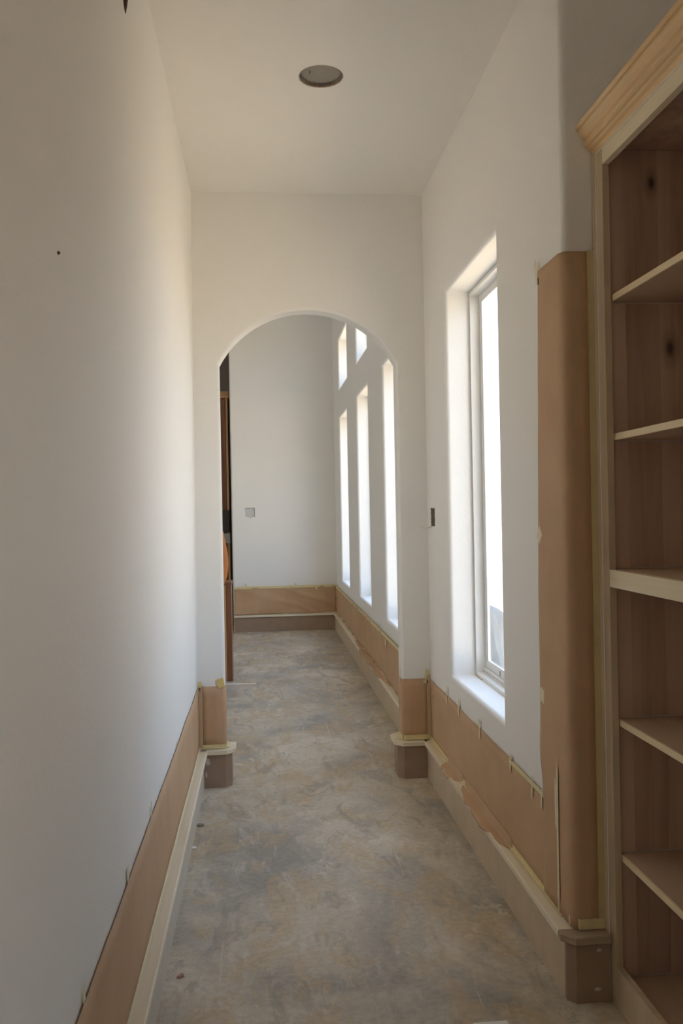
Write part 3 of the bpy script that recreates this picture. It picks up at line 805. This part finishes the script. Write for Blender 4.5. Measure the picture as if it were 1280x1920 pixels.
B(rim, BOX_B[0] - 0.002, BOX_B[1] + 0.004, YB - 0.002, YB + 0.001, BOX_B[3] - 0.002, BOX_B[3] + 0.005)
B(rim, BOX_B[1] - 0.002, BOX_B[1] + 0.006, YB - 0.002, YB + 0.001, BOX_B[2], BOX_B[3] + 0.004)
B(rim, BOX_B[0] + 0.05, BOX_B[0] + 0.075, YB - 0.002, YB + 0.001, BOX_B[2] - 0.006, BOX_B[2])
obj('torn_edge', rim, M_GREYBOX, t)
for k, dx in enumerate((0.018, 0.035, 0.055, 0.08)):
    obj('wire', tube([f(BOX_B[0] + dx, BOX_B[3] - 0.01, 0.015), f(BOX_B[0] + dx + 0.006, 1.40, 0.008), f(BOX_B[0] + dx + 0.012, 1.37, 0.004), f(BOX_B[0] + dx + 0.016, 1.352, 0.012)], 0.005), M_CAULK if k % 2 else M_PALEBOX, t)

xw = xl_at(2.75)
bm = tube([(xw - 0.02, 2.235, 2.86), (xw + 0.006, 2.232, 2.84), (xw + 0.010, 2.236, 2.79), (xw + 0.009, 2.240, 2.745), (xw + 0.007, 2.247, 2.715), (xw + 0.006, 2.251, 2.700)],
          [0.007, 0.010, 0.011, 0.008, 0.004, 0.001])
o = obj('cable_stub', bm, M_CABLE, smooth=True)
tag(o, 'frayed dark cable end hanging from the upper left wall at the top edge', 'cable')
bm = bmesh.new(); bmesh.ops.create_cone(bm, cap_ends=True, segments=10, radius1=0.0032, radius2=0.002, depth=0.004, matrix=Matrix.Translation((xl_at(1.851) + 0.002, 1.49, 1.851)) @ Matrix.Rotation(math.pi / 2, 4, 'Y'))
o = obj('nail', bm, M_CABLE); tag(o, 'small dark nail head in the left wall at about eye height', 'nail')

# ------------------------------------------------------------------ kitchen pieces glimpsed through the left of the arch
t = thing('base_cabinet', (-0.6, 7.5, 0), 'brown stained base cabinet end seen through the left side of the arch', 'cabinet')
obj('carcass', box(-0.95, -0.275, 7.17, 7.40, 0.0, 0.795), M_STAIN, t)
obj('end_panel', box(-0.312, -0.272, 7.150, 7.17, 0.0, 0.80), M_STAIN, t)
obj('stile', box(-0.332, -0.313, 7.140, 7.17, 0.0, 0.80, bev=0.004), M_STAIN_L, t)
obj('stile', box(-0.95, -0.334, 7.148, 7.17, 0.0, 0.80), M_STAIN, t)
obj('edge_trim', box(-0.2745, -0.268, 7.152, 7.41, 0.0, 0.80), M_STAIN, t)
obj('top_board', box(-0.96, -0.262, 7.14, 7.42, 0.80, 0.822, bev=0.002), M_STAIN, t)
t = thing('tall_cabinet', (-0.8, 10.8, 0), 'tall dark wood kitchen cabinet with pale top moulding beyond the far wall', 'cabinet')
obj('carcass', box(-1.3, -0.395, 10.52, 11.1, 0.0, 2.80), M_STAIN, t)
obj('cornice', box(-1.32, -0.372, 10.48, 11.1, 2.80, 2.88, bev=0.01), M_STAIN_L, t)
obj('stile', box(-0.418, -0.394, 10.49, 10.52, 0.0, 2.80), M_STAIN_L, t)
d = obj('door', box(-0.80, -0.422, 10.495, 10.52, 1.45, 2.78, bev=0.004), M_STAIN, t)
obj('dark_panel', box(-0.95, -0.392, 10.47, 10.52, 1.16, 1.43, bev=0.003), M_BLACK, t)
obj('grey_panel', box(-0.95, -0.388, 10.46, 10.52, 1.03, 1.15, bev=0.004), M_GREY, t)
obj('door', box(-0.80, -0.422, 10.495, 10.52, 0.10, 1.01, bev=0.004), M_STAIN, t)

# ------------------------------------------------------------------ floor debris
def chip(name, x, y, sx_, sy_, h, mat, label, rot=0.0, cat='debris'):
    n = 9; pts = []
    for k in range(n):
        a = 2 * math.pi * k / n + rot; r = random.uniform(0.6, 1.05)
        pts.append((x + sx_ * r * math.cos(a), y + sy_ * r * math.sin(a)))
    bm = prism(pts, lambda p: (p[0], p[1], 0.0003), lambda p: (p[0] * 0.9 + x * 0.1, p[1] * 0.9 + y * 0.1, h + 0.0015 * math.sin(p[0] * 300)))
    return tag(obj(name, bm, mat), label, cat)
chip('wood_chip', -0.271, 2.618, 0.014, 0.013, 0.006, M_CHIP, 'small red-brown chip on the concrete beside the left baseboard')
chip('wood_chip', -0.300, 3.87, 0.020, 0.02, 0.005, M_CHIP2, 'dark splinter on the concrete at the left baseboard, nearer the arch')
chip('plaster_crumb', -0.311, 3.62, 0.012, 0.012, 0.004, M_WHITEP, 'pale plaster crumb on the concrete against the left baseboard')
chip('pebble', 0.752, 2.36, 0.0035, 0.0035, 0.004, M_WHITEP, 'tiny white pebble on the floor in front of the corner base')
bm = box(0.545, 0.64, 2.215, 2.281, 0.0003, 0.0012)
tag(obj('paper_scrap', bm, M_WHITEP), 'small white paper scrap on the floor at the bottom edge of the photo', 'paper')
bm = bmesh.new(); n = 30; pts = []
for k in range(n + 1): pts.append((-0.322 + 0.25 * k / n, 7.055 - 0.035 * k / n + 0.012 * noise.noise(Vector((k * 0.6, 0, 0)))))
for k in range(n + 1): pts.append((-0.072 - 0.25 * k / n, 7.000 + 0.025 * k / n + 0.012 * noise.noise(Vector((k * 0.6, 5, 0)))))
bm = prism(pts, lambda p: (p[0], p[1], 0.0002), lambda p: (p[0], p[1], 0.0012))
tag(obj('white_streak', bm, M_WHITEP), 'thin white streak on the concrete at the foot of the brown base cabinet', 'paint mark')  # flat white strip with a wavy outline

bm = bmesh.new()
def grit(x, y, s):
    vs = [bm.verts.new((x + s * random.uniform(-1, 1), y + s * random.uniform(-1, 1), random.uniform(0.0002, 0.0006))) for _ in range(3)]
    tp = bm.verts.new((x, y, s * random.uniform(0.7, 1.5)))
    try:
        bm.faces.new(vs)
        for i in range(3): bm.faces.new((vs[i], vs[(i + 1) % 3], tp))
    except ValueError: pass
for _ in range(1500):
    y = 2.25 + 2.1 * random.random() ** 1.5
    grit(XR - 0.033 - abs(random.gauss(0, 0.022)) * (1.6 - 0.3 * y if y < 3.4 else 0.5), y, random.uniform(0.0006, 0.0022))
for _ in range(900):
    y = 2.0 + 2.3 * random.random()
    grit(XLB + 0.034 + abs(random.gauss(0, 0.012)), y, random.uniform(0.0006, 0.0020))
o = obj('grit', bm, M_GRIT); tag(o, 'sandy grit lying along the foot of both corridor baseboards', 'grit', kind='stuff')

# ------------------------------------------------------------------ outside
bm = bmesh.new()
n = 40
G = {}
for i in range(n + 1):
    for j in range(n + 1):
        x = XR + WT + 0.05 + 60 * (i / n) ** 2; y = -30 + 110 * j / n
        z = -0.35 - 0.02 * (x - 1) + 0.12 * noise.noise(Vector((x * 0.3, y * 0.3, 0)))
        G[i, j] = bm.verts.new((x, y, z))
for i in range(n):
    for j in range(n): bm.faces.new((G[i, j], G[i + 1, j], G[i + 1, j + 1], G[i, j + 1]))
o = obj('ground', bm, M_GROUND, kind='structure', smooth=True)

def boulder(x, y, z, rx, ry, rz, seed, label):
    bm = bmesh.new(); bmesh.ops.create_icosphere(bm, subdivisions=4, radius=1.0)
    for v in bm.verts:
        p = v.co.copy(); k = 1 + 0.22 * noise.noise(p * 1.3 + Vector((seed, 0, 0))) + 0.10 * noise.noise(p * 3.5 + Vector((0, seed, 0))) + 0.04 * noise.noise(p * 9)
        v.co = Vector((x + p.x * k * rx, y + p.y * k * ry, z + p.z * k * rz))
    o = obj('boulder', bm, M_STONE); tag(o, label, 'boulder')
    return o
boulder(1.66, 6.9, -0.30, 0.46, 0.55, 1.05, 2.0, 'large pale limestone boulder outside the corridor window')
bm = box(2.2, 9.0, 17.5, 17.8, -0.6, 0.45)
tag(obj('block_wall', bm, M_BLOCK), 'low pale wall outside beyond the boulder, seen through the corridor window', 'wall')
bm = bmesh.new(); rows = []
for i in range(61):
    k = i / 60; x = -60 + 200 * k; y = 150
    h = 2.0 + 1.6 * noise.noise(Vector((k * 9, 1, 0))) + 0.8 * noise.noise(Vector((k * 40, 2, 0)))
    rows.append([bm.verts.new((x, y - 25, -6)), bm.verts.new((x, y, -3.5 + h)), bm.verts.new((x, y + 30, -6))])
for a, b in zip(rows, rows[1:]):
    for j in range(2): bm.faces.new((a[j], b[j], b[j + 1], a[j + 1]))
tag(obj('distant_hills', bm, M_HILL), kind='structure')
